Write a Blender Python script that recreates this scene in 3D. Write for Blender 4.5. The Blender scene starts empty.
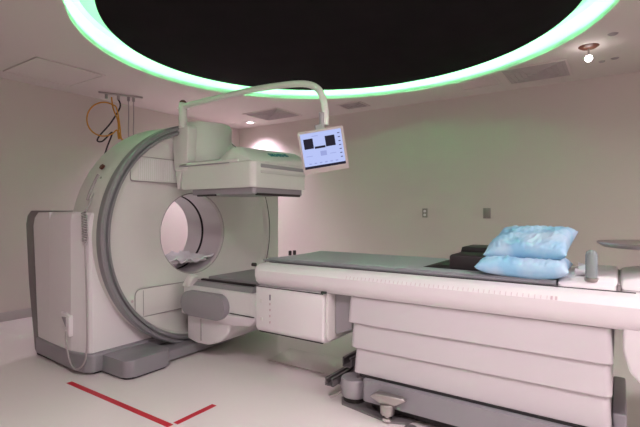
import bpy, bmesh, math, random
from mathutils import Vector, Matrix, noise
random.seed(7)
PI = math.pi
scene = bpy.context.scene
COL = scene.collection

# ------------------------------------------------------------------ camera
YAW = math.atan(298 / 440.0)
cam_d = bpy.data.cameras.new('camera'); cam = bpy.data.objects.new('camera', cam_d); COL.objects.link(cam)
cam_d.sensor_width = 36.0; cam_d.lens = 440.0 / 640.0 * 36.0
cam_d.clip_start = 0.05; cam_d.clip_end = 100
cam.location = (0, 0, 1.25)
cam.rotation_euler = (math.radians(90) - 2.5 / 440.0, 0, YAW)
scene.camera = cam

# ------------------------------------------------------------------ world, exposure
w = bpy.data.worlds.new('room_world'); scene.world = w; w.use_nodes = True
w.node_tree.nodes['Background'].inputs[0].default_value = (0.05, 0.05, 0.05, 1)
w.node_tree.nodes['Background'].inputs[1].default_value = 0.2
scene.view_settings.view_transform = 'Standard'
scene.view_settings.look = 'None'
scene.view_settings.gamma = 1.0
scene.view_settings.use_curve_mapping = False
scene.view_settings.exposure = 1.02

# ------------------------------------------------------------------ lights (room fittings, plus unseen ones placed for fill)
WARM = (1.0, 0.825, 0.93)
def area(name, loc, size, power, color=WARM, rot=(0, 0, 0), spread=math.radians(170)):
    d = bpy.data.lights.new(name, 'AREA'); d.shape = 'RECTANGLE'; d.size, d.size_y = size
    d.energy = power; d.color = color; d.spread = spread
    o = bpy.data.objects.new(name, d); COL.objects.link(o); o.location = loc; o.rotation_euler = rot
    return o
def spot(name, loc, power, angle=110, blend=0.8, color=WARM, rot=(0, 0, 0), size=0.05):
    d = bpy.data.lights.new(name, 'SPOT'); d.energy = power; d.spot_size = math.radians(angle)
    d.spot_blend = blend; d.color = color; d.shadow_soft_size = size
    o = bpy.data.objects.new(name, d); COL.objects.link(o); o.location = loc; o.rotation_euler = rot
    return o
CEIL = 2.75
FILL_PANELS = [(-0.7, 0.3, 20), (1.4, 0.8, 19), (1.7, 2.4, 20)]           # unseen ceiling panels, placed out of frame as fill light
GREEN = (0.26, 1.0, 0.42)
GREEN_POWER = 120.0
for (x, y, pw) in FILL_PANELS:
    area('fill_panel_lamp', (x, y, CEIL - 0.045), (0.55, 0.55), pw)
# wall-washing downlights at the far left; the second is added, hidden from view
spot('wall_wash_lamp', (-5.15, 5.5, 2.7), 70, 130, 0.9, (1.0, 0.80, 0.98))
spot('wall_wash_lamp', (-5.25, 4.2, 2.7), 68, 125, 0.9, (1.0, 0.80, 0.97))

# ------------------------------------------------------------------ materials
def mat(name, col, rough=0.5, metal=0.0, var=0.04, scale=6.0, bump=0.0, bscale=200.0, spec=0.5, coat=0.0, alpha=None, trans=0.0):
    m = bpy.data.materials.new(name); m.use_nodes = True
    nt = m.node_tree; b = nt.nodes['Principled BSDF']
    b.inputs['Roughness'].default_value = rough; b.inputs['Metallic'].default_value = metal
    b.inputs['Specular IOR Level'].default_value = spec; b.inputs['Coat Weight'].default_value = coat
    b.inputs['Transmission Weight'].default_value = trans
    tc = nt.nodes.new('ShaderNodeTexCoord'); n = nt.nodes.new('ShaderNodeTexNoise')
    n.inputs['Scale'].default_value = scale; n.inputs['Detail'].default_value = 4
    nt.links.new(tc.outputs['Object'], n.inputs['Vector'])
    mx = nt.nodes.new('ShaderNodeMix'); mx.data_type = 'RGBA'
    c = Vector(col[:3])
    mx.inputs[6].default_value = (*(c * (1 - var)), 1); mx.inputs[7].default_value = (*[min(1, v) for v in c * (1 + var)], 1)
    nt.links.new(n.outputs['Fac'], mx.inputs[0]); nt.links.new(mx.outputs[2], b.inputs['Base Color'])
    if bump:
        n2 = nt.nodes.new('ShaderNodeTexNoise'); n2.inputs['Scale'].default_value = bscale
        nt.links.new(tc.outputs['Object'], n2.inputs['Vector'])
        bp = nt.nodes.new('ShaderNodeBump'); bp.inputs['Strength'].default_value = bump; bp.inputs['Distance'].default_value = 0.002
        nt.links.new(n2.outputs['Fac'], bp.inputs['Height']); nt.links.new(bp.outputs['Normal'], b.inputs['Normal'])
    return m
def emis(name, col, strength):
    m = bpy.data.materials.new(name); m.use_nodes = True; nt = m.node_tree
    for n in list(nt.nodes):
        if n.type == 'BSDF_PRINCIPLED': nt.nodes.remove(n)
    e = nt.nodes.new('ShaderNodeEmission'); e.inputs[0].default_value = (*col, 1); e.inputs[1].default_value = strength
    nt.links.new(e.outputs[0], nt.nodes['Material Output'].inputs[0])
    return m
M = dict(
    wall=mat('wall_paint', (0.61, 0.55, 0.51), 0.75, bump=0.15, bscale=300, var=0.015, scale=1.5),
    ceil=mat('ceiling_paint', (0.62, 0.57, 0.53), 0.85, var=0.015, scale=2),
    cove=mat('cove_paint', (0.47, 0.49, 0.47), 0.7, var=0.01),
    black=mat('black_ceiling_fabric', (0.010, 0.009, 0.009), 0.95, var=0.4, scale=3, spec=0.1),
    floor=mat('vinyl_floor', (0.80, 0.75, 0.73), 0.25, var=0.035, scale=1.2, bump=0.03, bscale=60),
    base=mat('baseboard_vinyl', (0.46, 0.42, 0.41), 0.5),
    white=mat('white_plastic', (0.73, 0.71, 0.71), 0.33, var=0.012),
    white2=mat('off_white_plastic', (0.66, 0.655, 0.62), 0.4, var=0.02),
    cream=mat('bellows_panel', (0.60, 0.58, 0.585), 0.45, var=0.015),
    silver=mat('silver_paint', (0.30, 0.30, 0.315), 0.38, 0.35, var=0.05),
    lsilver=mat('light_silver', (0.42, 0.41, 0.425), 0.35, 0.3, var=0.05),
    dsilver=mat('dark_silver_trim', (0.20, 0.19, 0.19), 0.4, 0.3),
    ring=mat('grey_ring', (0.25, 0.255, 0.26), 0.35, 0.2, var=0.05),
    grey=mat('grey_panel', (0.30, 0.29, 0.30), 0.5),
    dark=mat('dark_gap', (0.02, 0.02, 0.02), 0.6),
    blackp=mat('black_plastic', (0.018, 0.014, 0.013), 0.45),
    foam=mat('black_foam_cover', (0.011, 0.008, 0.008), 0.55, var=0.2, scale=30),
    pad=mat('grey_green_pad', (0.30, 0.33, 0.345), 0.45, var=0.06, scale=20, bump=0.1),
    padedge=mat('pad_edge', (0.22, 0.225, 0.24), 0.45),
    steel=mat('steel', (0.45, 0.43, 0.41), 0.3, 0.9),
    chrome=mat('chrome', (0.75, 0.74, 0.73), 0.15, 1.0),
    tape=mat('red_tape', (0.55, 0.012, 0.03), 0.4),
    yellow=mat('yellow_cable', (0.62, 0.30, 0.03), 0.5),
    cable=mat('grey_cable', (0.36, 0.34, 0.33), 0.5),
    seam=mat('grey_seam', (0.33, 0.31, 0.30), 0.6),
    brown=mat('brown_cap', (0.10, 0.03, 0.015), 0.5),
    bezel=mat('beige_bezel', (0.40, 0.36, 0.33), 0.45),
    logo=mat('teal_print', (0.02, 0.20, 0.25), 0.4),
    tick=mat('pink_tick', (0.56, 0.45, 0.47), 0.5),
    diffuser=mat('diffuser_grey', (0.46, 0.42, 0.405), 0.7),
    plate=mat('plate_steel', (0.32, 0.31, 0.28), 0.35, 0.6),
    shaded_groove=mat('shaded_groove_white', (0.56, 0.56, 0.53), 0.4),
    btn=mat('button_grey', (0.25, 0.24, 0.27), 0.4),
    cloth=mat('white_cloth', (0.80, 0.80, 0.82), 0.9, bump=0.3, bscale=80),
    glass=mat('clear_plastic', (0.42, 0.50, 0.48), 0.12, trans=0.55, var=0.02),
    led=emis('cove_led', GREEN, GREEN_POWER),
    bulb=emis('bulb_glow', (1.0, 0.93, 0.92), 14),
    lens=emis('lamp_lens', (1.0, 0.9, 0.9), 6),
    scr=emis('screen_light', (0.52, 0.60, 1.0), 0.46),
    scrd=emis('screen_dark', (0.02, 0.018, 0.03), 0.6),
    scrg=emis('screen_grey', (0.07, 0.065, 0.12), 0.6),
    scrm=emis('screen_mid', (0.40, 0.46, 0.85), 0.42),
)
# pillow cover: pale blue with whiter, creased patches that belong to the cover
def pillow_mat():
    m = mat('blue_pillow_cover', (0.42, 0.66, 0.80), 0.7, bump=0.25, bscale=60)
    nt = m.node_tree; b = nt.nodes['Principled BSDF']
    n = [x for x in nt.nodes if x.type == 'TEX_NOISE'][0]; n.inputs['Scale'].default_value = 5.5
    cr = nt.nodes.new('ShaderNodeValToRGB')
    cr.color_ramp.elements[0].position = 0.40; cr.color_ramp.elements[0].color = (0.23, 0.48, 0.66, 1)
    cr.color_ramp.elements[1].position = 0.62; cr.color_ramp.elements[1].color = (0.44, 0.60, 0.72, 1)
    nt.links.new(n.outputs['Fac'], cr.inputs[0]); nt.links.new(cr.outputs[0], b.inputs['Base Color'])
    return m
M['pillow'] = pillow_mat()

# ------------------------------------------------------------------ helpers
def wloc(o):
    v = Vector((0, 0, 0))
    while o is not None: v += o.location; o = o.parent
    return v
def obj(name, bm, m, parent=None, smooth=35, loc=None):
    """link bm (world coordinates) as one object"""
    me = bpy.data.meshes.new(name)
    bmesh.ops.recalc_face_normals(bm, faces=bm.faces[:])
    base = Vector((0, 0, 0))
    o = bpy.data.objects.new(name, me); COL.objects.link(o)
    if parent is not None: o.parent = parent; base = wloc(parent)
    elif loc is not None: base = Vector(loc); o.location = base
    bmesh.ops.translate(bm, verts=bm.verts[:], vec=-base)
    bm.to_mesh(me); bm.free()
    me.materials.append(M[m] if isinstance(m, str) else m)
    if smooth:
        for p in me.polygons: p.use_smooth = True
        me.set_sharp_from_angle(angle=math.radians(smooth))
    return o
def thing(name, label, cat, loc, group=None):
    o = bpy.data.objects.new(name, None); COL.objects.link(o); o.location = loc; o.empty_display_size = 0.1
    return tag(o, label, cat, group)
def tag(o, label, cat, group=None):
    o['label'] = label; o['category'] = cat
    if group: o['group'] = group
    return o
def struct(name, bm, m, parent=None, smooth=35):
    o = obj(name, bm, m, parent, smooth); o['kind'] = 'structure'; return o
def bev(bm, r, seg=3, edges=None):
    if r > 0: bmesh.ops.bevel(bm, geom=edges if edges is not None else bm.edges[:], offset=r, segments=seg, affect='EDGES', clamp_overlap=True, profile=0.5)
    return bm
def join(bm, other):
    me = bpy.data.meshes.new('tmp'); other.to_mesh(me); other.free(); bm.from_mesh(me); bpy.data.meshes.remove(me); return bm
def box(x0, x1, y0, y1, z0, z1, r=0.0, seg=3):
    bm = bmesh.new(); bmesh.ops.create_cube(bm, size=1)
    bmesh.ops.scale(bm, vec=(x1 - x0, y1 - y0, z1 - z0), verts=bm.verts[:])
    bmesh.ops.translate(bm, vec=((x0 + x1) / 2, (y0 + y1) / 2, (z0 + z1) / 2), verts=bm.verts[:])
    return bev(bm, r, seg)
def hull(pts, r=0.0, seg=3):
    bm = bmesh.new()
    for p in pts: bm.verts.new(p)
    g = bmesh.ops.convex_hull(bm, input=bm.verts[:])
    dead = [e for e in g['geom_interior'] if isinstance(e, bmesh.types.BMVert)]
    if dead: bmesh.ops.delete(bm, geom=dead, context='VERTS')
    bmesh.ops.dissolve_limit(bm, angle_limit=math.radians(2), verts=bm.verts[:], edges=bm.edges[:])
    return bev(bm, r, seg)
def prism(poly, axis, a, b, r=0.0, seg=3):
    """poly of 2D points extruded along axis: x -> (y,z), y -> (x,z), z -> (x,y)"""
    bm = bmesh.new()
    f = {'x': lambda p, t: (t, p[0], p[1]), 'y': lambda p, t: (p[0], t, p[1]), 'z': lambda p, t: (p[0], p[1], t)}[axis]
    A = [bm.verts.new(f(p, a)) for p in poly]; B = [bm.verts.new(f(p, b)) for p in poly]
    n = len(poly); bm.faces.new(A); bm.faces.new(B[::-1])
    for i in range(n): bm.faces.new((A[i], B[i], B[(i + 1) % n], A[(i + 1) % n]))
    return bev(bm, r, seg)
def rrect(x0, x1, y0, y1, r, seg=6):
    pts = []
    for cx, cy, a0 in ((x1 - r, y1 - r, 0), (x0 + r, y1 - r, 90), (x0 + r, y0 + r, 180), (x1 - r, y0 + r, 270)):
        for k in range(seg + 1):
            a = math.radians(a0 + 90 * k / seg); pts.append((cx + r * math.cos(a), cy + r * math.sin(a)))
    return pts
def lathe(prof, center, axis='z', n=48, a0=0.0, a1=2 * PI, closed_prof=False):
    """prof = [(r, t)] revolved round axis through center"""
    bm = bmesh.new(); full = abs(a1 - a0 - 2 * PI) < 1e-4
    rows = []; cnt = n if full else n + 1
    c = Vector(center)
    for i in range(cnt):
        a = a0 + (a1 - a0) * i / n; row = []
        for (r, t) in prof:
            u, v = r * math.cos(a), r * math.sin(a)
            p = (u, v, t) if axis == 'z' else ((t, u, v) if axis == 'x' else (u, t, v))
            row.append(bm.verts.new(c + Vector(p)))
        rows.append(row)
    m = len(prof)
    for i in range(n):
        A, B = rows[i], rows[(i + 1) % cnt]
        for j in range(m if closed_prof else m - 1):
            k = (j + 1) % m
            try: bm.faces.new((A[j], A[k], B[k], B[j]))
            except ValueError: pass
    if not full and closed_prof:
        bm.faces.new(rows[0]); bm.faces.new(rows[-1][::-1])
    bmesh.ops.remove_doubles(bm, verts=bm.verts[:], dist=1e-6)
    return bm
def catmull(P, k=8, closed=False):
    P = [Vector(p) for p in P]; n = len(P); out = []
    for i in range(n if closed else n - 1):
        p0 = P[(i - 1) % n] if closed or i else P[0]; p1 = P[i]; p2 = P[(i + 1) % n]
        p3 = P[(i + 2) % n] if closed or i + 2 < n else P[-1]
        for j in range(k):
            t = j / k
            out.append(0.5 * ((2 * p1) + (p2 - p0) * t + (2 * p0 - 5 * p1 + 4 * p2 - p3) * t * t + (3 * p1 - p0 - 3 * p2 + p3) * t ** 3))
    if not closed: out.append(P[-1])
    return out
def tube(pts, r, n=10, closed=False):
    bm = bmesh.new(); pts = [Vector(p) for p in pts]; N = len(pts); rings = []
    up = None
    for i, p in enumerate(pts):
        a = pts[(i - 1) % N] if closed or i else pts[0]; b = pts[(i + 1) % N] if closed or i < N - 1 else pts[-1]
        d = (b - a).normalized()
        if up is None:
            up = d.orthogonal().normalized()
        up = (up - d * up.dot(d)).normalized(); s = d.cross(up)
        rr = r[i] if isinstance(r, (list, tuple)) else r
        rings.append([bm.verts.new(p + (up * math.cos(2 * PI * k / n) + s * math.sin(2 * PI * k / n)) * rr) for k in range(n)])
    for i in range(N if closed else N - 1):
        A, B = rings[i], rings[(i + 1) % N]
        for k in range(n): bm.faces.new((A[k], A[(k + 1) % n], B[(k + 1) % n], B[k]))
    if not closed: bm.faces.new(rings[0][::-1]); bm.faces.new(rings[-1])
    return bm
def cyl(c, r, z0, z1, n=32, bevel=0.0):
    prof = [(0, z0), (r - bevel, z0), (r, z0 + bevel), (r, z1 - bevel), (r - bevel, z1), (0, z1)] if bevel else [(0, z0), (r, z0), (r, z1), (0, z1)]
    return lathe(prof, (c[0], c[1], 0), 'z', n)
def text_bm(body, size, depth):
    cu = bpy.data.curves.new('txt', 'FONT'); cu.body = body; cu.size = size; cu.extrude = depth; cu.offset = size * 0.03
    cu.align_x = 'CENTER'; cu.align_y = 'CENTER'
    o = bpy.data.objects.new('txt', cu); COL.objects.link(o)
    bpy.context.view_layer.update()
    me = bpy.data.meshes.new_from_object(o.evaluated_get(bpy.context.evaluated_depsgraph_get()))
    bm = bmesh.new(); bm.from_mesh(me)
    bpy.data.objects.remove(o); bpy.data.curves.remove(cu); bpy.data.meshes.remove(me)
    return bm

# ================================================================== THE ROOM
XL, XR, YN, YF = -5.75, 2.4, -2.0, 5.85
CX, CY, RC, OV = -2.095, 3.24, 2.19, 0.905            # circular cove in the ceiling
struct('floor', box(XL - .1, XR + .1, YN - .1, YF + .1, -0.1, 0), 'floor')
struct('wall_left', box(XL - .1, XL, YN - .1, YF + .1, 0, CEIL + .35), 'wall')
struct('wall_right', box(XR, XR + .1, YN - .1, YF + .1, 0, CEIL + .35), 'wall')
struct('wall_far', box(XL, XR, YF, YF + .1, 0, CEIL + .35), 'wall')
struct('wall_near', box(XL, XR, YN - .1, YN, 0, CEIL + .35), 'wall')
struct('baseboard_left', box(XL, XL + .012, YN, YF, 0, .105, .004), 'base')
struct('baseboard_far', box(XL + .012, XR, YF - .012, YF, 0, .105, .004), 'base')
struct('baseboard_right', box(XR - .012, XR, YN, YF - .012, 0, .105, .004), 'base')
def ceiling_bm():
    bm = bmesh.new(); angs = [2 * PI * i / 128 for i in range(128)]
    for x in (XL, XR):
        for y in (YN, YF): angs.append(math.atan2(y - CY, x - CX) % (2 * PI))
    angs = sorted(angs); inner, outer, top = [], [], []
    for a in angs:
        c, s = math.cos(a), math.sin(a); k = 1 / math.hypot(c, s / OV)
        t = min((((XR if c > 0 else XL) - CX) / c) if abs(c) > 1e-9 else 1e9, (((YF if s > 0 else YN) - CY) / s) if abs(s) > 1e-9 else 1e9)
        inner.append(bm.verts.new((CX + RC * k * c, CY + RC * k * s, CEIL))); outer.append(bm.verts.new((CX + t * c, CY + t * s, CEIL)))
        top.append(bm.verts.new((CX + RC * k * c, CY + RC * k * s, CEIL + .012)))
    n = len(angs)
    for i in range(n):
        j = (i + 1) % n
        bm.faces.new((inner[i], outer[i], outer[j], inner[j])); bm.faces.new((inner[i], inner[j], top[j], top[i]))
    return bm
struct('ceiling', ceiling_bm(), 'ceil')
def oval(bm):
    bmesh.ops.transform(bm, matrix=Matrix.Translation((0, CY, 0)) @ Matrix.Diagonal((1, OV, 1, 1)) @ Matrix.Translation((0, -CY, 0)), verts=bm.verts[:]); return bm
# recess of the cove (white, lit by the hidden strip) and the black disc hanging in it
struct('trim_1', oval(lathe([(RC + .004, CEIL + .012), (RC + .004, CEIL + .18), (RC - .03, CEIL + .21), (1.5, CEIL + .21), (0, CEIL + .21)], (CX, CY, 0), 'z', 128)), 'cove')
canopy = thing('ceiling_disc', 'huge round black ceiling panel ringed by glowing green light', 'ceiling panel', (CX, CY, CEIL + .06))
RD = 1.975
obj('panel', oval(lathe([(0, CEIL + .06), (RD - .01, CEIL + .06), (RD, CEIL + .068), (RD, CEIL + .08), (0, CEIL + .08)], (CX, CY, 0), 'z', 128)), 'black', canopy)
obj('light_strip', oval(lathe([(RD - .22, CEIL + .105), (RD - .225, CEIL + .125), (RD - .24, CEIL + .125), (RD - .24, CEIL + .105)], (CX, CY, 0), 'z', 128, closed_prof=True)), 'led', canopy)['label'] = 'glowing green light strip'
for k in range(6):
    a = k * PI / 3 + .3
    obj('hanger', cyl((CX + 1.2 * math.cos(a), CY + 1.2 * math.sin(a)), .012, CEIL + .08, CEIL + .20, 12), 'steel', canopy)

# panel bodies for the unseen fill lights, out of frame
for i, (x, y, pw) in enumerate(FILL_PANELS):
    t = thing('unseen_fill_light', ('unseen square fill light above the near end of the room', 'unseen square fill light right of the table end', 'unseen square fill light by the right wall, farthest into the room')[i], 'ceiling light', (x, y, CEIL - .03), 'unseen square fill lights')
    fr = box(x - .31, x + .31, y - .31, y + .31, CEIL - .03, CEIL - .001, .004)
    obj('frame', fr, 'white', t)
    obj('diffuser', box(x - .28, x + .28, y - .28, y + .28, CEIL - .034, CEIL - .028), 'lens', t)
# small downlights; the one behind the scanner is added, out of sight
for (x, y, lab) in ((-5.15, 5.5, 'small glowing recessed downlight by the far left ceiling corner'), (-5.25, 4.2, 'added small downlight near the left wall, out of sight behind the scanner arm post')):
    t = thing('downlight', lab, 'ceiling light', (x, y, CEIL - .012))
    obj('trim_ring', lathe([(.055, CEIL - .001), (.055, CEIL - .01), (.085, CEIL - .01), (.09, CEIL - .001)], (x, y, 0), 'z', 32), 'white', t)
    obj('lens', cyl((x, y), .055, CEIL - .006, CEIL - .002), 'lens', t)

# ceiling access panel and air diffusers
def ceiling_panel(name, label, cat, x0, x1, y0, y1, slats=0, inset=False, m='ceil'):
    t = thing(name, label, cat, ((x0 + x1) / 2, (y0 + y1) / 2, CEIL - .012))
    fw = .02
    bm = bmesh.new()
    for a in ((x0, x1, y0, y0 + fw), (x0, x1, y1 - fw, y1), (x0, x0 + fw, y0 + fw, y1 - fw), (x1 - fw, x1, y0 + fw, y1 - fw)):
        join(bm, box(*a, CEIL - .012, CEIL - .001, .002))
    obj('frame', bm, m, t)
    obj('panel', box(x0 + fw, x1 - fw, y0 + fw, y1 - fw, CEIL - .005, CEIL - .001), m if not slats else 'diffuser', t)
    if slats:
        bm = bmesh.new(); cx, cy = (x0 + x1) / 2, (y0 + y1) / 2; hx, hy = (x1 - x0) / 2 - fw, (y1 - y0) / 2 - fw
        for k in range(slats):
            s = 1 - (k + .6) / (slats + .5); a, b = hx * s, hy * s
            for q in ((cx - a, cx + a, cy - b, cy - b + .01), (cx - a, cx + a, cy + b - .01, cy + b), (cx - a, cx - a + .01, cy - b, cy + b), (cx + a - .01, cx + a, cy - b, cy + b)):
                join(bm, box(*q, CEIL - .016, CEIL - .004))
        obj('slats', bm, 'diffuser', t)
    return t
ceiling_panel('access_panel', 'large flush access panel in the ceiling at the upper left', 'ceiling panel', -5.45, -4.68, 2.0, 2.7)
ceiling_panel('air_diffuser', 'square grey air diffuser in the ceiling above the monitor arm', 'air vent', -4.8, -4.1, 4.95, 5.55, 5)
ceiling_panel('air_diffuser', 'small pale air grille in the ceiling right of the monitor arm', 'air vent', -3.3, -2.92, 5.27, 5.6, 3)
ceiling_panel('air_diffuser', 'larger square grey air diffuser in the ceiling near the small bright lamp', 'air vent', -1.06, -.42, 4.95, 5.57, 5)
ceiling_panel('access_panel', 'small flush panel in the ceiling left of the larger air diffuser', 'ceiling panel', -1.6, -1.14, 5.15, 5.5)
# pendant spot
t = thing('pendant_lamp', 'tiny bright lamp hanging on a short stem from the ceiling at upper right', 'lamp', (-.226, 4.70, 2.60))
obj('canopy_plate', lathe([(0, CEIL - .018), (.06, CEIL - .018), (.085, CEIL - .001), (0, CEIL - .001)], (-.226, 4.70, 0), 'z', 32), 'brown', t)
obj('stem', cyl((-.226, 4.70), .008, 2.665, CEIL - .015, 12), 'steel', t)
obj('bulb', lathe([(0, 2.61), (.022, 2.618), (.032, 2.64), (.022, 2.662), (0, 2.67)], (-.226, 4.70, 0), 'z', 20), 'bulb', t)
for (x, y, w_, lab) in ((-.14, 5.24, .03, 'small dark ceiling fitting, the nearer of the pair beside the tiny lamp'), (-.03, 5.2, .035, 'small dark ceiling fitting, the rightmost of the pair beside the tiny lamp'), (-.04, 4.48, .04, 'small dark ceiling fitting between the green ring and the tiny lamp')):
    f = obj('ceiling_fitting', lathe([(0, CEIL - .01), (w_ * .7, CEIL - .01), (w_, CEIL - .001), (0, CEIL - .001)], (x, y, 0), 'z', 24), 'seam', loc=(x, y, CEIL - .01)); tag(f, lab, 'ceiling fitting')
# wall plates
def wallplate(x, w_, h_, label, outlet):
    t = thing('outlet_plate' if outlet else 'blank_plate', label, 'wall plate', (x, YF - .01, 1.222))
    obj('plate', box(x - w_, x + w_, YF - .01, YF - .0005, 1.222 - h_, 1.222 + h_, .003), 'plate', t)
    if outlet:
        for s in (-1, 1): obj('socket', prism([(x + .02 * math.cos(a) , 1.222 + s * .026 + .017 * math.sin(a)) for a in [2 * PI * k / 16 for k in range(16)]], 'y', YF - .013, YF - .009), 'white', t)
    for s in (-1, 1):
        z = 1.222 + s * (h_ - .012)
        obj('screw', prism([(x + .004 * math.cos(a), z + .004 * math.sin(a)) for a in [2 * PI * k / 10 for k in range(10)]], 'y', YF - .0115, YF - .009), 'steel', t)
wallplate(-2.209, .036, .062, 'steel double outlet plate on the far wall, left of the blank plate', True)
wallplate(-1.386, .046, .066, 'blank steel wall plate on the far wall above the black cushion', False)

# ================================================================== SCANNER GANTRY
GY, GZ = 2.79, 1.04
g = thing('scanner_gantry', 'large white ring-shaped medical scanner gantry with grey trim on silver base', 'medical scanner', (-3.7, GY, 0))
# silver base
obj('base', prism([(-4.17, 1.765), (-3.46, 1.728), (-3.33, 1.745), (-3.28, 1.79), (-3.26, 3.82), (-4.17, 3.82)], 'z', .02, .165, .02), 'silver', g)
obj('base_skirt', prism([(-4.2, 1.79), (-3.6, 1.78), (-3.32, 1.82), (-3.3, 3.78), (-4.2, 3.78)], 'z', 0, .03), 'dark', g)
st = obj('step', prism(rrect(-3.42, -2.96, 1.86, 2.26, .07), 'z', .018, .145, .02), 'silver', g)
obj('step_gap', prism(rrect(-3.4, -2.98, 1.88, 2.24, .06), 'z', 0, .02), 'dark', st)
obj('base_tread', box(-3.26, -3.04, 2.27, 3.0, .02, .10, .01), 'silver', g)
# side cabinets / lower cover : U shape lofted with a chamfered front corner
def ucover():
    bm = bmesh.new()
    def loop(x, y0, y1, top, zc=.165):
        arc = [(GY + .93 * math.cos(t), min(top - .004, max(.23, GZ + .93 * math.sin(t)))) for t in [math.radians(168 + k * 204 / 40) for k in range(41)]]
        pts = [(y0, zc), (y0, top - .07), (y0 + .012, top - .02), (y0 + .03, top)] + arc + [(y1 - .03, top), (y1 - .012, top - .02), (y1, top - .07), (y1, zc)]
        return [bm.verts.new((x, a, b)) for a, b in pts]
    L = [loop(-3.90, 1.757, 3.95, 1.24), loop(-3.54, 1.737, 3.95, 1.245), loop(-3.51, 1.739, 3.945, 1.245), loop(-3.49, 1.746, 3.94, 1.243), loop(-3.36, 1.772, 3.93, 1.238), loop(-3.33, 1.785, 3.92, 1.237), loop(-3.315, 1.80, 3.90, 1.236)]
    n = len(L[0])
    for A, B in zip(L, L[1:]):
        for i in range(n): bm.faces.new((A[i], A[(i + 1) % n], B[(i + 1) % n], B[i]))
    bm.faces.new(L[0]); bm.faces.new(L[-1][::-1])
    return bm
obj('side_cover', ucover(), 'white', g, 14)
# silver frame on the rear edge of the near cabinet
fr_pts = [(-4.13, .16), (-4.18, .6), (-4.23, 1.12), (-4.20, 1.19), (-4.12, 1.242), (-4.26, 1.255), (-4.33, 1.21), (-4.36, 1.13), (-4.30, .6), (-4.20, .05), (-4.16, .02)]
obj('rear_frame', prism(fr_pts, 'y', 1.772, 2.30, .006, 2), 'dsilver', g)
obj('rear_cover', hull([(x, y, z) for x, z in ((-4.13, .17), (-4.18, .6), (-4.23, 1.12), (-4.20, 1.19), (-4.12, 1.238), (-3.89, 1.241), (-3.89, .165)) for y in (1.756 + (-3.89 - x) * .066, 2.28)]), 'white', g)
# drum: outer shell, front face and the bore wall
def arcshape(x, r, n=96):
    return [(x, GY + r * math.cos(2 * PI * i / n), GZ + r * math.sin(2 * PI * i / n)) for i in range(n)]
RB = .366
drum = [(RB, -3.36), (RB + .008, -3.33), (.90, -3.26), (.93, -3.225), (.985, -3.225), (.99, -3.26), (1.0, -3.62), (.97, -3.68), (.86, -3.72), (.84, -3.84), (.80, -3.88), (.38, -3.89), (.36, -3.86)]
obj('drum', lathe([(r, t) for r, t in drum], (0, GY, GZ), 'x', 120), 'white2', g)
obj('bore_liner', lathe([(RB, -3.36), (.376, -3.39), (.372, -3.63)], (0, GY, GZ), 'x', 96), 'white', g)
obj('bore_gap', lathe([(.372, -3.63), (.40, -3.633), (.40, -3.652), (.366, -3.655)], (0, GY, GZ), 'x', 96), 'dark', g)
obj('bore_liner', lathe([(.366, -3.655), (.36, -3.86)], (0, GY, GZ), 'x', 96), 'white', g)
obj('bore_rim', lathe([(RB + .006, -3.335), (RB + .012, -3.325), (RB + .018, -3.331)], (0, GY, GZ), 'x', 96), 'seam', g)
# grey ring track (open on the far right side, where a white cover meets it)
obj('ring_track', lathe([(.918, -3.24), (.918, -3.195), (.93, -3.17), (.95, -3.165), (.956, -3.19), (.964, -3.19), (.97, -3.168), (.988, -3.166), (1.0, -3.18), (1.0, -3.24)], (0, GY, GZ), 'x', 110, math.radians(80), math.radians(285), True), 'ring', g)
obj('seam', lathe([(.962, -3.227), (.962, -3.221), (.968, -3.221), (.968, -3.227)], (0, GY, GZ), 'x', 60, math.radians(-60), math.radians(80), True), 'dark', g)
obj('side_shield', prism([(-3.30, 3.50), (-3.26, 3.96), (-3.42, 4.0), (-3.6, 3.97), (-3.6, 3.5)], 'z', .165, 1.46, .02), 'white2', g)
# face panels
def facepanel(name, y0, y1, z0, z1, r, x=-3.262, m='white2'):
    return obj(name, prism(rrect(y0, y1, z0, z1, r), 'x', -3.30, x, .003, 2), m, g)
def outline(name, y0, y1, z0, z1, r, x, parent, m='seam', wd=.004):
    pts = rrect(y0, y1, z0, z1, r); return obj(name, tube([(x, a, b) for a, b in pts], wd, 6, True), m, parent)
gp = facepanel('grille_panel', 2.09, 2.62, 1.50, 1.70, .02)
bm = bmesh.new()
for k in range(22): join(bm, box(-3.264, -3.259, 2.16 + k * .019, 2.168 + k * .019, 1.51, 1.685))
obj('grille_ribs', bm, 'white', gp); outline('seam', 2.085, 2.63, 1.495, 1.70, .02, -3.263, gp)
lp = facepanel('service_panel', 2.13, 2.9, .375, .60, .05); outline('seam', 2.125, 2.91, .37, .605, .05, -3.263, lp)
obj('seam', tube([(-3.262, 2.20, .38), (-3.262, 2.20, .59)], .003, 6), 'seam', lp)
def disc_x(y, z, r, x0=-3.28, x1=-3.262, n=16): return prism([(y + r * math.cos(2 * PI * k / n), z + r * math.sin(2 * PI * k / n)) for k in range(n)], 'x', x0, x1)
obj('screw_cap', disc_x(2.10, .515, .011), 'tick', g); obj('screw_cap', disc_x(2.06, 1.56, .011), 'seam', g)
# slot, knob on the near shoulder of the drum
def on_drum(ang, x, r=1.003): return Vector((x, GY + r * math.cos(ang), GZ + r * math.sin(ang)))
a0 = math.radians(146)
def knob_at(ang, x, r, h):
    c = on_drum(ang, x); d = (c - Vector((x, GY, GZ))).normalized(); return tube([c, c + d * h], r, 20)
obj('release_knob', knob_at(a0, -3.44, .022, .018), 'brown', g)
obj('slot', tube([on_drum(math.radians(150 + k * 1.6), -3.445, .998) for k in range(9)], .014, 10), 'seam', g)
obj('screw_cap', knob_at(math.radians(152), -3.37, .010, .006), 'seam', g)
obj('screw_cap', knob_at(math.radians(163), -3.39, .010, .006), 'seam', g)
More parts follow.
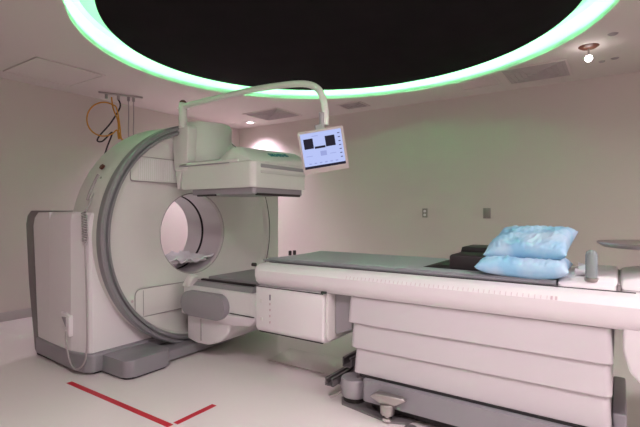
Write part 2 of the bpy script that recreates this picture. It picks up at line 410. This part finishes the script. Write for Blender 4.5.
# pocket for the hand control on the cabinet side
pk = obj('pocket', prism([(-3.60, .35), (-3.53, .28), (-3.49, .28), (-3.49, .44), (-3.62, .46)], 'y', 1.712, 1.745, .006), 'white', g)
obj('pocket_opening', prism([(-3.595, .425), (-3.53, .35), (-3.53, .43)], 'y', 1.708, 1.714), 'grey', pk)
# --- upper detector head
DX0, DX1, DY0, DY1 = -3.18, -2.31, 2.50, 3.20
dh = obj('detector_head', prism(rrect(DX0, DX1, DY0, DY1, .05), 'z', 1.435, 1.635, .012), 'white2', g); dh['label'] = 'upper white detector head'
obj('lid', hull([(-3.17, 2.49, 1.635), (-3.17, 2.49, 1.662), (-2.46, 2.49, 1.635), (-2.46, 2.49, 1.662), (-3.17, 2.66, 1.70), (-2.5, 2.66, 1.70), (-3.17, 3.2, 1.70), (-2.42, 3.2, 1.70), (-3.17, 3.2, 1.635), (-2.42, 3.2, 1.635)], .008), 'white2', dh)
obj('nose_cover', hull([(-2.33, 2.50, 1.637), (-2.30, 2.56, 1.637), (-2.30, 3.2, 1.69), (-2.62, 2.50, 1.637), (-2.55, 2.515, 1.755), (-2.50, 2.56, 1.765), (-2.435, 3.2, 1.770), (-2.8, 3.2, 1.77), (-2.8, 2.7, 1.74), (-2.8, 3.2, 1.637), (-2.30, 3.2, 1.637), (-2.72, 2.53, 1.68)], .010), 'white2', dh)
for z0, z1 in ((1.592, 1.622), (1.548, 1.572)): obj('shaded_groove', box(-2.325, -2.303, 2.585, 3.17, z0, z1, .006), 'grey' if z0 > 1.58 else 'shaded_groove', dh)  # bands stand proud; their darker tone paints the shade inside the grooves
obj('collimator', prism(rrect(-3.06, -2.33, 2.53, 3.17, .03), 'z', 1.385, 1.436, .008), 'grey', dh)
obj('edge_bar', box(-2.345, -2.322, 2.56, 3.12, 1.372, 1.392, .004), 'blackp', dh)
obj('edge_bar', box(-2.97, -2.75, 2.515, 2.535, 1.372, 1.388, .004), 'blackp', dh)
tb = text_bm('SIEMENS', .066, .001)
sl = Vector((-2.50 + 2.37, 0, 1.765 - 1.655)).normalized(); yv = Vector((0, 1, 0)); nv = yv.cross(sl).normalized()
if nv.x < 0: nv = -nv
p0 = Vector((-2.30, 2.56, 1.637)); p1 = Vector((-2.30, 3.2, 1.69)); p2 = Vector((-2.50, 2.56, 1.765))
e1 = (p1 - p0).normalized(); nn = e1.cross((p2 - p0)).normalized(); nn = nn if nn.x > 0 else -nn; e2 = nn.cross(e1)
if e2.z < 0: e2 = -e2
cpt = p0 + (p1 - p0) * .51 + (p2 - p0) * .40 + nn * .006
mt = Matrix((e1, e2, nn)).transposed().to_4x4(); mt.translation = cpt
tb.transform(mt); obj('lettering', tb, 'logo', dh)['label'] = 'teal lettering'
obj('lid_seam', box(-3.17, -2.56, 2.488, 2.496, 1.632, 1.638), 'btn', dh)
obj('tilt_mount', lathe([(0, 1.66), (.235, 1.66), (.235, 2.015), (.222, 2.035), (0, 2.05)], (-3.17, 2.79, 0), 'z', 64), 'white2', g)
# --- arm bracket, post, boom
obj('arm_bracket', hull([(x, y, z) for y in (2.49, 2.62) for x, z in ((-3.27, 1.96), (-3.24, 1.99), (-3.06, 1.99), (-3.05, 1.96), (-3.07, 1.60), (-3.24, 1.60))], .012), 'white2', g)
obj('arm_bracket_foot', hull([(x, y, z) for y in (2.50, 2.62) for x, z in ((-3.26, 1.75), (-3.12, 1.75), (-3.19, 1.44), (-3.21, 1.44))], .01), 'white2', g)
arm = obj('monitor_arm', tube(catmull([(-3.13, 2.50, 1.97), (-3.13, 2.50, 2.10), (-3.13, 2.50, 2.185)], 6), .036, 20), 'white2', g); arm['label'] = 'curved white monitor arm'
obj('boom', tube(catmull([(-3.15, 2.50, 2.155), (-2.75, 2.49, 2.165), (-2.3, 2.47, 2.165), (-1.98, 2.43, 2.14), (-1.76, 2.41, 2.11), (-1.64, 2.395, 2.055), (-1.585, 2.38, 1.965), (-1.565, 2.37, 1.89), (-1.56, 2.365, 1.80)], 10), .0225, 18), 'white2', arm)
obj('cap', lathe([(0, 2.185), (.028, 2.185), (.028, 2.20), (.015, 2.21), (0, 2.21)], (-3.13, 2.50, 0), 'z', 20), 'brown', arm)
obj('clamp', tube([(-1.575, 2.345, 1.88), (-1.573, 2.345, 1.79)], .018, 12), 'grey', arm)
# --- lower detector head
ld = obj('detector_head', prism(rrect(-3.15, -2.30, 2.50, 3.20, .05), 'z', .42, .61, .012), 'white', g); ld['label'] = 'lower white detector head with grey side grip'
obj('collimator', hull([(-3.06, 2.52, .61), (-2.34, 2.52, .61), (-3.06, 3.18, .61), (-2.34, 3.18, .61), (-3.03, 2.55, .645), (-2.36, 2.55, .645), (-3.03, 3.17, .645), (-2.36, 3.17, .645)], .006), 'grey', ld)
obj('collimator_plate', prism(rrect(-3.0, -2.31, 2.66, 3.25, .02), 'z', .645, .672, .006), 'grey', ld)
obj('edge_bar', box(-3.02, -2.40, 2.60, 2.635, .645, .66, .004), 'blackp', ld)
obj('side_grip', prism(rrect(-3.09, -2.565, .372, .578, .10, 8), 'y', 2.44, 2.51, .02), 'grey', ld)
obj('catch', hull([(-3.13, 2.48, .60), (-3.04, 2.48, .60), (-3.05, 2.48, .70), (-2.99, 2.5, .69), (-3.13, 2.56, .60), (-3.04, 2.56, .60), (-3.05, 2.56, .70), (-2.99, 2.56, .69)], .008), 'white2', ld)
obj('seam', box(-2.56, -2.30, 2.494, 2.50, .432, .438), 'dark', ld)
obj('belly', prism([(-3.08, .40), (-3.08, .15), (-2.97, .128), (-2.82, .132), (-2.68, .18), (-2.59, .26), (-2.54, .40)], 'y', 2.50, 3.18, .02), 'white', g)
obj('under_tray', prism([(-3.14, .425), (-3.14, .36), (-2.5, .345), (-2.34, .36), (-2.29, .40), (-2.29, .425)], 'y', 2.485, 3.2, .012), 'white', ld)
obj('seam', box(-2.90, -2.897, 2.492, 2.502, .16, .345), 'seam', g)

# crumpled plastic-covered tray end in the bore
def crumple(x0, x1, y0, y1, z, amp, nx=28, ny=28, seed=0, edge=.03):
    bm = bmesh.new(); V = []
    for i in range(nx + 1):
        row = []
        for j in range(ny + 1):
            u, v = i / nx, j / ny
            x = x0 + (x1 - x0) * u; y = y0 + (y1 - y0) * v
            h = noise.turbulence((x * 9 + seed, y * 9, seed), 3, False) * amp
            x += noise.noise((x * 5, y * 5, seed + 3)) * .02; y += noise.noise((x * 5, y * 5, seed + 9)) * .02
            row.append(bm.verts.new((x, y, z + h + edge * (max(abs(2 * v - 1), 0) ** 3))))
        V.append(row)
    for i in range(nx):
        for j in range(ny): bm.faces.new((V[i][j], V[i + 1][j], V[i + 1][j + 1], V[i][j + 1]))
    g2 = bmesh.ops.extrude_face_region(bm, geom=bm.faces[:])
    bmesh.ops.translate(bm, verts=[v for v in g2['geom'] if isinstance(v, bmesh.types.BMVert)], vec=(0, 0, -.012))
    return bm
t = thing('bore_tray', 'crumpled clear white plastic sheet on the tray inside the round scanner opening', 'tray cover', (-3.6, GY, .74))
obj('tray', prism(rrect(-3.86, -3.40, 2.56, 3.02, .03), 'z', .76, .79, .006), 'white', t)
obj('plastic_sheet', crumple(-3.87, -3.36, 2.52, 3.06, .792, .045, seed=4), 'cloth', t, 60)

# hand-control cord with a coiled stretch
def cord():
    pts = []
    a, b = Vector((-3.36, 1.762, 1.245)), Vector((-3.33, 1.752, 1.02))
    top = catmull([(-3.42, 1.92, 1.45), (-3.39, 1.84, 1.36), (-3.37, 1.80, 1.28), a], 5)[:-1]
    pts += top
    turns, n = 12, 12 * 8
    for i in range(n + 1):
        s = i / n; c = a.lerp(b, s); an = 2 * PI * turns * s
        pts.append(c + Vector((.017 * math.cos(an), .015 * math.sin(an), 0)))
    pts += catmull([b, (-3.315, 1.752, .8), (-3.30, 1.75, .5), (-3.29, 1.745, .25), (-3.30, 1.73, .12), (-3.36, 1.71, .06), (-3.43, 1.70, .08), (-3.49, 1.70, .18), (-3.51, 1.70, .26), (-3.515, 1.702, .33)], 8)[1:]
    return tube(pts, .0065, 8)
c = obj('control_cord', cord(), 'cable', loc=(-3.4, 1.75, .06)); tag(c, 'grey coiled control cord looping down the near corner of the scanner', 'cord')

# ================================================================== MONITOR
mc = Vector((-1.550, 2.325, 1.638))
fwd = (Vector((0, 0, 1.35)) - mc); fwd.normalize()
rt0 = Vector((0, 0, 1)).cross(fwd).normalized(); up0 = fwd.cross(rt0)
roll = math.radians(9.3)
rt = rt0 * math.cos(roll) + up0 * math.sin(roll); upv = -rt0 * math.sin(roll) + up0 * math.cos(roll)
MON = Matrix((rt, upv, fwd)).transposed().to_4x4(); MON.translation = mc
def mpart(name, bm, m, parent):
    bm.transform(MON); return obj(name, bm, m, parent)
mon = thing('display_monitor', 'tilted flat display with lit bluish screen hanging from the curved arm', 'monitor', mc - Vector((0, 0, .15)))
hx, hy = .146, .131
bz = prism(rrect(-hx, hx, -hy - .008, hy, .012), 'z', -.035, 0, .005)
bz = mpart('bezel', bz, 'bezel', mon)
mpart('back_shell', hull([(-.12, -.11, -.034), (.12, -.11, -.034), (-.12, .11, -.034), (.12, .11, -.034), (-.07, -.07, -.07), (.07, -.07, -.07), (-.07, .09, -.07), (.07, .09, -.07)], .008), 'bezel', mon)
mpart('mount', box(-.03, .03, .08, .165, -.062, -.03, .006), 'grey', mon)
sx0, sx1, sy0, sy1 = -hx + .014, hx - .016, -hy + .024, hy - .014
s_ = mpart('screen', box(sx0, sx1, sy0, sy1, -.001, .0015), 'scr', mon)
mpart('taskbar', box(sx0, sx1, sy0, sy0 + .016, .001, .0022), 'scrd', s_)
mpart('image_pane', box(sx0 + .016, sx0 + .076, .018, .082, .001, .0022), 'scrd', s_)
mpart('image_pane', box(sx1 - .108, sx1 - .046, .018, .084, .001, .0022), 'scrd', s_)
mpart('image_pane', box(sx0 + .082, sx1 - .112, .014, .028, .001, .0022), 'scrd', s_)
for k in range(7): mpart('tool_icon', box(sx1 - .026, sx1 - .012, sy0 + .045 + k * .025, sy0 + .051 + k * .025, .001, .0022), 'scrg', s_)
for k in range(6): mpart('text_field', box(sx0 + .03 + k * .034, sx0 + .046 + k * .034, sy0 + .026, sy0 + .034, .001, .0022), 'scrm', s_)
for q in ((-.06, -.02, .092, .097), (sx0 + .02, sx0 + .06, -.03, -.026), (-.02, .02, -.035, -.005), (.04, .08, -.03, -.026)): mpart('text_field', box(*q, .001, .002), 'scrm', s_)

# ================================================================== PATIENT TABLE
tb0 = thing('patient_table', 'long white patient table with grey-green pad on stepped white pedestal', 'patient table', (-.7, 2.85, 0))
TX0, TX1 = -2.165, .83
prof = [(2.50, .868), (2.44, .862), (2.405, .848), (2.385, .82), (2.385, .78), (2.40, .735), (2.43, .708), (2.48, .70), (3.22, .70), (3.27, .72), (3.30, .78), (3.30, .84), (3.26, .868)]
def frame():
    bm = bmesh.new(); rings = []
    for x, s in ((TX0 - .03, .95), (TX0 - .02, .985), (TX0, 1.0), (TX1, 1.0), (TX1 + .03, .95)):
        rings.append([bm.verts.new((x, 2.84 + (y - 2.84) * (s + (1 - s) * .7), .79 + (z - .79) * s)) for y, z in prof])
    n = len(prof)
    for A, B in zip(rings, rings[1:]):
        for i in range(n): bm.faces.new((A[i], A[(i + 1) % n], B[(i + 1) % n], B[i]))
    bm.faces.new(rings[0]); bm.faces.new(rings[-1][::-1]); return bm
fr = obj('frame', frame(), 'white', tb0)
def tick_bm(x, w_, e): return hull([(x + a, y + b, z) for a in (0, w_) for b in (-.0012, .002) for (y, z) in ((2.3850, .822 - e), (2.3965, .838))])
x = -1.42; k = 0
while x < -.28:
    obj('scale_mark', tick_bm(x, .0025, .004 if k % 5 == 0 else 0), 'tick', fr); x += .027; k += 1
for x in (-.27, -.25): obj('scale_mark', tick_bm(x, .010, 0), 'tick', fr)
obj('shadow_gap', box(-2.15, .07, 2.500, 2.506, .866, .872), 'dark', fr)
obj('end_knob', tube([(-2.225, 2.40, .857), (-2.195, 2.40, .857)], .014, 14), 'blackp', fr)
obj('gap_end', box(-1.61, -1.57, 2.384, 2.40, .708, .724, .003), 'dark', fr)
# slightly dished pad on a dark carrier
def padbm(x0, x1, y0, y1, z, th, dish, nx=24, ny=16):
    bm = bmesh.new(); T, B = [], []
    for i in range(nx + 1):
        tr, br = [], []
        for j in range(ny + 1):
            u, v = i / nx, j / ny; x = x0 + (x1 - x0) * u; y = y0 + (y1 - y0) * v
            e = min(v, 1 - v, u * 5, (1 - u) * 5) ; rd = min(1, e * 9) ** .5
            x += (1 - v) * 0.0
            h = z - dish * (1 - (2 * v - 1) ** 2)
            tr.append(bm.verts.new((x, y, h - th * .5 * (1 - rd)))); br.append(bm.verts.new((x, y, z - th - dish * (1 - (2 * v - 1) ** 2) * .2)))
        T.append(tr); B.append(br)
    for i in range(nx):
        for j in range(ny):
            bm.faces.new((T[i][j], T[i + 1][j], T[i + 1][j + 1], T[i][j + 1])); bm.faces.new((B[i][j], B[i][j + 1], B[i + 1][j + 1], B[i + 1][j]))
    for i in range(nx):
        bm.faces.new((T[i][0], B[i][0], B[i + 1][0], T[i + 1][0])); bm.faces.new((T[i][ny], T[i + 1][ny], B[i + 1][ny], B[i][ny]))
    for j in range(ny):
        bm.faces.new((T[0][j], T[0][j + 1], B[0][j + 1], B[0][j])); bm.faces.new((T[nx][j], B[nx][j], B[nx][j + 1], T[nx][j + 1]))
    return bm
pd = obj('pad', padbm(-2.18, -.26, 2.525, 3.22, .908, .020, .008), 'pad', tb0, 50)
obj('carrier', prism([(2.512, .872), (2.512, .885), (2.525, .893), (3.14, .893), (3.16, .872)], 'x', -2.16, -.26, .003), 'padedge', tb0)
obj('carrier_tip', hull([(-2.24, 2.53, .872), (-2.24, 2.53, .882), (-2.14, 2.515, .872), (-2.14, 2.515, .888), (-2.24, 3.20, .872), (-2.24, 3.20, .882), (-2.14, 3.22, .872), (-2.14, 3.22, .888)]), 'padedge', tb0)
for (x, y) in ((-2.36, 3.02), (-2.35, 3.07)): obj('pin', cyl((x, y), .014, .865, .905, 14, .003), 'blackp', tb0)
# right end tray pieces
e1_ = obj('end_tray', hull([(-.255, 2.51, .868), (.0, 2.51, .868), (-.255, 3.2, .868), (.0, 3.2, .868), (-.255, 2.56, .905), (-.10, 2.57, .925), (.0, 2.56, .925), (-.255, 3.15, .905), (-.10, 3.15, .925), (.0, 3.15, .925)], .012), 'white', tb0)
obj('end_tray', hull([(.012, 2.505, .868), (.75, 2.505, .868), (.012, 3.2, .868), (.75, 3.2, .868), (.012, 2.56, .915), (.10, 2.58, .935), (.75, 2.56, .935), (.012, 3.15, .915), (.10, 3.15, .935), (.75, 3.15, .935)], .015), 'white', tb0)
obj('tray_gap', box(.0, .012, 2.52, 3.18, .868, .90), 'seam', tb0)
# front housing with buttons
fh = obj('front_housing', prism([(2.40, .402), (2.415, .375), (2.45, .365), (3.15, .365), (3.19, .40), (3.19, .705), (2.40, .705)], 'x', -2.195, -1.60, .012), 'white', tb0)
obj('housing_end', prism([(2.42, .41), (2.44, .385), (3.12, .385), (3.12, .705), (2.42, .705)], 'x', -1.60, -1.575, .01), 'white2', fh)
obj('seam', box(-2.20, -1.60, 2.398, 2.402, .700, .706), 'dark', fh)
obj('seam', box(-2.17, -1.61, 2.412, 2.418, .371, .377), 'dark', fh)
for k, (z, h) in enumerate(((.632, .020), (.585, .008), (.543, .008), (.50, .008), (.455, .008))):
    obj('button', box(-2.062, -2.050, 2.395, 2.401, z - h, z + h, .002), 'btn' if k == 0 else 'tick', fh)
for z in (.60, .47): obj('label_mark', box(-2.15, -2.13, 2.397, 2.401, z - .012, z + .012), 'white2', fh)
obj('bracket', hull([(-1.57, 2.50, .705), (-1.44, 2.50, .705), (-1.57, 2.50, .42), (-1.44, 2.50, .47), (-1.57, 3.1, .705), (-1.44, 3.1, .705), (-1.57, 3.1, .42), (-1.44, 3.1, .47)], .006), 'grey', tb0)
# stepped pedestal
for k, (z0, z1, ins) in enumerate(((.535, .702, 0.0), (.378, .535, .010), (.215, .378, .020))):
    pts = rrect(-1.44 + ins * 1.6, -.015 - ins * .4, 2.435 + ins, 3.22 - ins, .035)
    bm = bmesh.new(); n = len(pts); cx, cy = -.73, 2.83
    rings = []
    for z, s in ((z1, -.010), (z1 - .01, -.008), (z0 + .02, 0.0), (z0 + .004, .001), (z0, -.006)):
        ring = []
        for (x, y) in pts:
            dx = s if x > cx else -s; dy = s if y > cy else -s
            ring.append(bm.verts.new((x + dx, y + dy, z)))
        rings.append(ring)
    for A, B in zip(rings, rings[1:]):
        for i in range(n): bm.faces.new((A[i], A[(i + 1) % n], B[(i + 1) % n], B[i]))
    bm.faces.new(rings[0]); bm.faces.new(rings[-1][::-1])
    obj('pedestal_tier', bm, 'cream', tb0)
obj('base', prism(rrect(-1.31, .0, 2.40, 3.24, .02), 'z', .075, .205, .010), 'silver', tb0)
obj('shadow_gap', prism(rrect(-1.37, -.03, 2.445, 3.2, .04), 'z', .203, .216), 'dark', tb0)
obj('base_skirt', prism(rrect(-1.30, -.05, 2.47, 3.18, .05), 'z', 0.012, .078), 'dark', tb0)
obj('base_upright', box(-.02, .04, 2.56, 3.15, 0.02, .27, .01), 'silver', tb0)
obj('end_cover', hull([(.02, 2.42, .72), (.02, 2.42, .62), (.045, 2.42, .52), (.09, 2.42, .47), (.7, 2.42, .45), (.7, 2.42, .72), (.02, 3.2, .72), (.02, 3.2, .62), (.045, 3.2, .52), (.09, 3.2, .47), (.7, 3.2, .45), (.7, 3.2, .72)], .015), 'white', tb0)
# floor plate, caster housing, levelling foot
fp = obj('floor_plate', prism([(-1.52, 2.50), (-1.47, 2.42), (-1.12, 2.36), (-1.02, 2.40), (-.98, 2.50), (-1.1, 2.62), (-1.45, 2.66)], 'z', 0, .014, .003), 'dsilver', tb0)
obj('caster_housing', lathe([(0, .045), (.085, .045), (.093, .06), (.093, .145), (.085, .160), (0, .164)], (-1.43, 2.52, 0), 'z', 40), 'lsilver', tb0)
obj('caster', cyl((-1.43, 2.52), .075, .014, .046, 30), 'blackp', tb0)
ft = obj('levelling_foot', cyl((-1.125, 2.37), .043, .05, .115, 24, .006), 'steel', tb0)
obj('foot_pad', lathe([(0, .014), (.03, .014), (.028, .03), (.016, .036), (.016, .052), (0, .052)], (-1.125, 2.37, 0), 'z', 20), 'chrome', ft)
obj('wing_knob', hull([(-1.220, 2.33, .145), (-1.200, 2.33, .165), (-1.030, 2.36, .165), (-1.010, 2.37, .15), (-1.070, 2.35, .115), (-1.160, 2.34, .115), (-1.220, 2.38, .145), (-1.200, 2.40, .165), (-1.030, 2.42, .165), (-1.010, 2.42, .15), (-1.070, 2.40, .115), (-1.160, 2.39, .115)], .005), 'steel', ft)
obj('floor_disc', cyl((-.98, 2.375), .035, 0, .012, 24, .002), 'dsilver', tb0)
# open steel channels poking out of the pedestal
def channel(x0, x1, y0, y1, z0, z1, th=.006):
    bm = box(x0, x1, y0, y1, z0, z0 + th); join(bm, box(x0, x0 + th, y0, y1, z0, z1)); join(bm, box(x1 - th, x1, y0, y1, z0, z1)); join(bm, box(x0, x0 + .02, y0, y1, z1 - th, z1)); join(bm, box(x1 - .02, x1, y0, y1, z1 - th, z1)); return bm
obj('channel', channel(-1.60, -1.535, 2.42, 2.86, .10, .15), 'dsilver', tb0)
obj('channel', channel(-1.56, -1.49, 2.58, 2.9, .185, .25), 'dsilver', tb0)
obj('channel_bracket', hull([(-1.56, 2.5, .09), (-1.36, 2.5, .09), (-1.56, 2.56, .09), (-1.36, 2.9, .09), (-1.56, 2.9, .19), (-1.36, 2.5, .18), (-1.36, 2.9, .19), (-1.5, 2.5, .12)], .004), 'grey', tb0)
obj('lever', tube([(-1.48, 2.46, .085), (-1.53, 2.42, .05), (-1.55, 2.40, .045)], .008, 10), 'steel', tb0)

# floor cover strip between the gantry and the table
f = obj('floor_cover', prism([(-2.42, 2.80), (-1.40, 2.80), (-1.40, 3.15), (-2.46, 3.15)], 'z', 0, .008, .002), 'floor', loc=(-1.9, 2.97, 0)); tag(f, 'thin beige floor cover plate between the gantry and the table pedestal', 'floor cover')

# ================================================================== THINGS ON THE TABLE
def pillow(name, label, cx, cy, cz, lx, ly, h, rz, tilt, seed):
    nx, ny = 56, 44; bm = bmesh.new(); T, B = [], []
    R = Matrix.Rotation(rz, 4, 'Z') @ Matrix.Rotation(tilt[0], 4, 'X') @ Matrix.Rotation(tilt[1], 4, 'Y')
    for i in range(nx + 1):
        tr, br = [], []
        for j in range(ny + 1):
            u, v = 2 * i / nx - 1, 2 * j / ny - 1
            pin = 1 - .07 * (1 - abs(v) ** 1.5) * abs(u) ** 6 ; pin2 = 1 - .09 * (1 - abs(u) ** 1.5) * abs(v) ** 6
            x, y = u * lx / 2 * pin, v * ly / 2 * pin2
            e = max(0.0, (1 - abs(u) ** 3.5) * (1 - abs(v) ** 3.5)) ** .38
            wr = noise.turbulence((u * 2.6 + seed, v * 2.6, seed), 2, False) * .008 * e + noise.noise((u * 9 * (1 + abs(v)), v * 5 + seed, 2)) * .008 * min(1, e * 1.5)
            sag = .02 * noise.noise((u * 1.5, v * 1.5, seed + 4))
            zt = e * h * .58 + wr - .012 + sag; zb = -e * h * .42 + wr * .2 + sag
            if i in (0, nx) or j in (0, ny): zt = zb = sag
            tr.append(bm.verts.new((x, y, zt)))
            br.append(tr[-1] if (i in (0, nx) or j in (0, ny)) else bm.verts.new((x, y, zb)))
        T.append(tr); B.append(br)
    for i in range(nx):
        for j in range(ny):
            bm.faces.new((T[i][j], T[i + 1][j], T[i + 1][j + 1], T[i][j + 1]))
            try: bm.faces.new((B[i][j], B[i][j + 1], B[i + 1][j + 1], B[i + 1][j]))
            except ValueError: pass
    bmesh.ops.transform(bm, matrix=Matrix.Translation((cx, cy, cz)) @ R, verts=bm.verts[:])
    o = obj(name, bm, 'pillow', loc=(cx, cy, cz), smooth=80); return tag(o, label, 'pillow', 'blue pillows stacked on the table')
pillow('pillow', 'lower pale blue pillow lying flat on the table pad', -.435, 2.715, .940, .455, .46, .135, math.radians(2), (math.radians(0), 0), 3.3)
pillow('pillow', 'upper pale blue crinkled pillow resting on the other pillow', -.413, 2.79, 1.068, .42, .46, .14, math.radians(-3), (math.radians(13), math.radians(-1)), 8.1)
f = obj('crumpled_sheet', crumple(-.18, -.10, 2.58, 2.95, .925, .05, 12, 20, 6, .0), 'cloth', loc=(-.15, 2.75, .92), smooth=60); tag(f, 'crumpled white sheet beside the pillows on the table end', 'sheet')
# black foam positioner
t = thing('foam_positioner', 'black foam head positioner with a low ramp beside the pillows', 'cushion', (-.8, 2.8, .905))
obj('ramp', hull([(-1.00, 2.60, .905), (-1.00, 3.05, .905), (-.62, 2.60, .905), (-.62, 3.05, .905), (-.9, 2.62, .925), (-.9, 3.03, .925), (-.62, 2.62, .925), (-.62, 3.03, .925)], .005), 'foam', t)
obj('block', hull([(-.835, 2.60, .905), (-.83, 2.60, .990), (-.60, 2.60, .990), (-.60, 2.60, .905), (-.85, 3.05, .905), (-.84, 3.05, .99), (-.60, 3.05, .99), (-.60, 3.05, .905)], .008), 'foam', t)
obj('top_cushion', hull([(-.84, 2.85, .98), (-.83, 2.85, 1.02), (-.60, 2.85, 1.02), (-.60, 2.85, .98), (-.84, 3.1, .98), (-.83, 3.1, 1.02), (-.6, 3.1, 1.02), (-.6, 3.1, .98)], .006), 'foam', t)
# clear cylinder and steel tray
t = thing('plastic_cylinder', 'upright clear grey-green plastic cylinder on the right end of the table', 'cylinder', (-.108, 2.56, .905))
obj('tube', lathe([(0, .905), (.024, .905), (.027, .91), (.027, 1.03), (.022, 1.048), (.010, 1.056), (0, 1.057)], (-.108, 2.56, 0), 'z', 32), 'glass', t)
obj('base_cap', lathe([(0, .902), (.031, .902), (.031, .918), (.028, .92), (0, .92)], (-.108, 2.56, 0), 'z', 32), 'steel', t)
t = thing('instrument_tray', 'round steel tray top on a black post at the right edge', 'tray', (.16, 2.85, .935))
obj('tray_top', lathe([(0, 1.072), (.225, 1.072), (.256, 1.092), (.256, 1.098), (.247, 1.094), (0, 1.086)], (.16, 2.85, -.012), 'z', 64), 'steel', t)
obj('post', cyl((.16, 2.85), .028, .935, 1.067, 20), 'blackp', t)

# ================================================================== FLOOR TAPE
tp = obj('floor_tape', box(-3.31, -2.15, 1.605, 1.645, 0, .0015), 'tape', loc=(-2.7, 1.62, 0)); tag(tp, 'long red tape strip on the floor in front of the scanner', 'tape')
tp = obj('floor_tape', box(-2.17, -2.13, 1.66, 1.96, 0, .0015), 'tape', loc=(-2.15, 1.8, 0)); tag(tp, 'short red tape strip on the floor pointing towards the table', 'tape')

# ================================================================== CEILING CABLES (left)
t = thing('cable_rail', 'short ceiling rail with hooks above the scanner', 'rail', (-5.3, 3.25, CEIL - .03))
rd = Vector((.20, .43, 0)).normalized(); r0 = Vector((-5.40, 3.04, CEIL))
obj('rail', box(-.02, .50, -.02, .02, -.022, -.001, .003), 'steel', t)
rl = t.children[0]
me = rl.data
ang = math.atan2(rd.y, rd.x)
me.transform(Matrix.Translation(r0 - t.location) @ Matrix.Rotation(ang, 4, 'Z') @ Matrix.Translation(Vector(t.location)))
HK = []
for s in (.07, .21, .33, .39):
    p = r0 + rd * s; HK.append(p)
    obj('hook', tube([p + Vector((0, 0, -.02)), p + Vector((0, 0, -.075))], .018, 12), 'seam', t)
p = HK[0] + rd * .06
rv = Vector((.83, .56, 0)) * 1.0
pc = p + Vector((0, 0, -.05))
cen = pc + rv * -.10 + Vector((0, 0, -.28))
loop = [cen + rv * (.235 * math.cos(a)) + Vector((.012 * math.sin(3 * a), -.012 * math.cos(2 * a), .235 * math.sin(a))) for a in [math.radians(60 - k * 0 + d) for d in range(-10, 300, 15)]]
path = catmull([pc, pc + rv * .02 + Vector((0, 0, -.14)), pc + rv * .08 + Vector((0, 0, -.30)), pc + rv * .085 + Vector((0, 0, -.46))] + [cen + rv * (.215 * math.cos(a)) + Vector((0, 0, .215 * math.sin(a))) for a in [math.radians(-40 - d) for d in range(0, 300, 20)]] + [pc + rv * .085 + Vector((0, .02, -.36)), pc + rv * .10 + Vector((0, .02, -.50)), pc + rv * .13 + Vector((0, .02, -.56))], 6)
yc = thing('yellow_cable', 'coiled yellow cable hanging from the ceiling rail', 'cable', (cen.x, cen.y, 2.2))
obj('cable', tube(path, .009, 8), 'yellow', yc)
obj('plug', tube([pc + rv * .13 + Vector((0, .02, -.54)), pc + rv * .145 + Vector((0, .02, -.62))], [.022, .014], 12), 'yellow', yc)
obj('tie', tube([pc + rv * .085 + Vector((0, .01, -.45)), pc + rv * .095 + Vector((0, .01, -.53))], .024, 12), 'yellow', yc)
q = HK[1] + Vector((0, 0, -.07))
bc = obj('black_cable', tube(catmull([q, q + rv * .02 + Vector((0, 0, -.10)), q + rv * -.10 + Vector((0, 0, -.30)), q + rv * -.24 + Vector((0, 0, -.46)), q + rv * -.27 + Vector((0, 0, -.53)), q + rv * -.20 + Vector((0, 0, -.53)), q + rv * -.08 + Vector((0, 0, -.42)), q + rv * -.14 + Vector((0, -.01, -.62)), q + rv * -.18 + Vector((0, -.02, -.78))], 8), .010, 8), 'blackp', loc=q); tag(bc, 'black cable hanging in a loose bend from the ceiling rail', 'cable')
for s, lab in ((2, 'left one of the two thin grey cords hanging from the ceiling rail'), (3, 'right one of the two thin grey cords hanging from the ceiling rail')):
    q = HK[s] + Vector((0, 0, -.07))
    o = obj('hanging_cord', tube(catmull([q, q + Vector((.004, 0, -.2)), q + Vector((-.004, 0, -.36)), q + Vector((0, 0, -.50))], 6), .007, 8), 'cable', loc=q); tag(o, lab, 'cord')
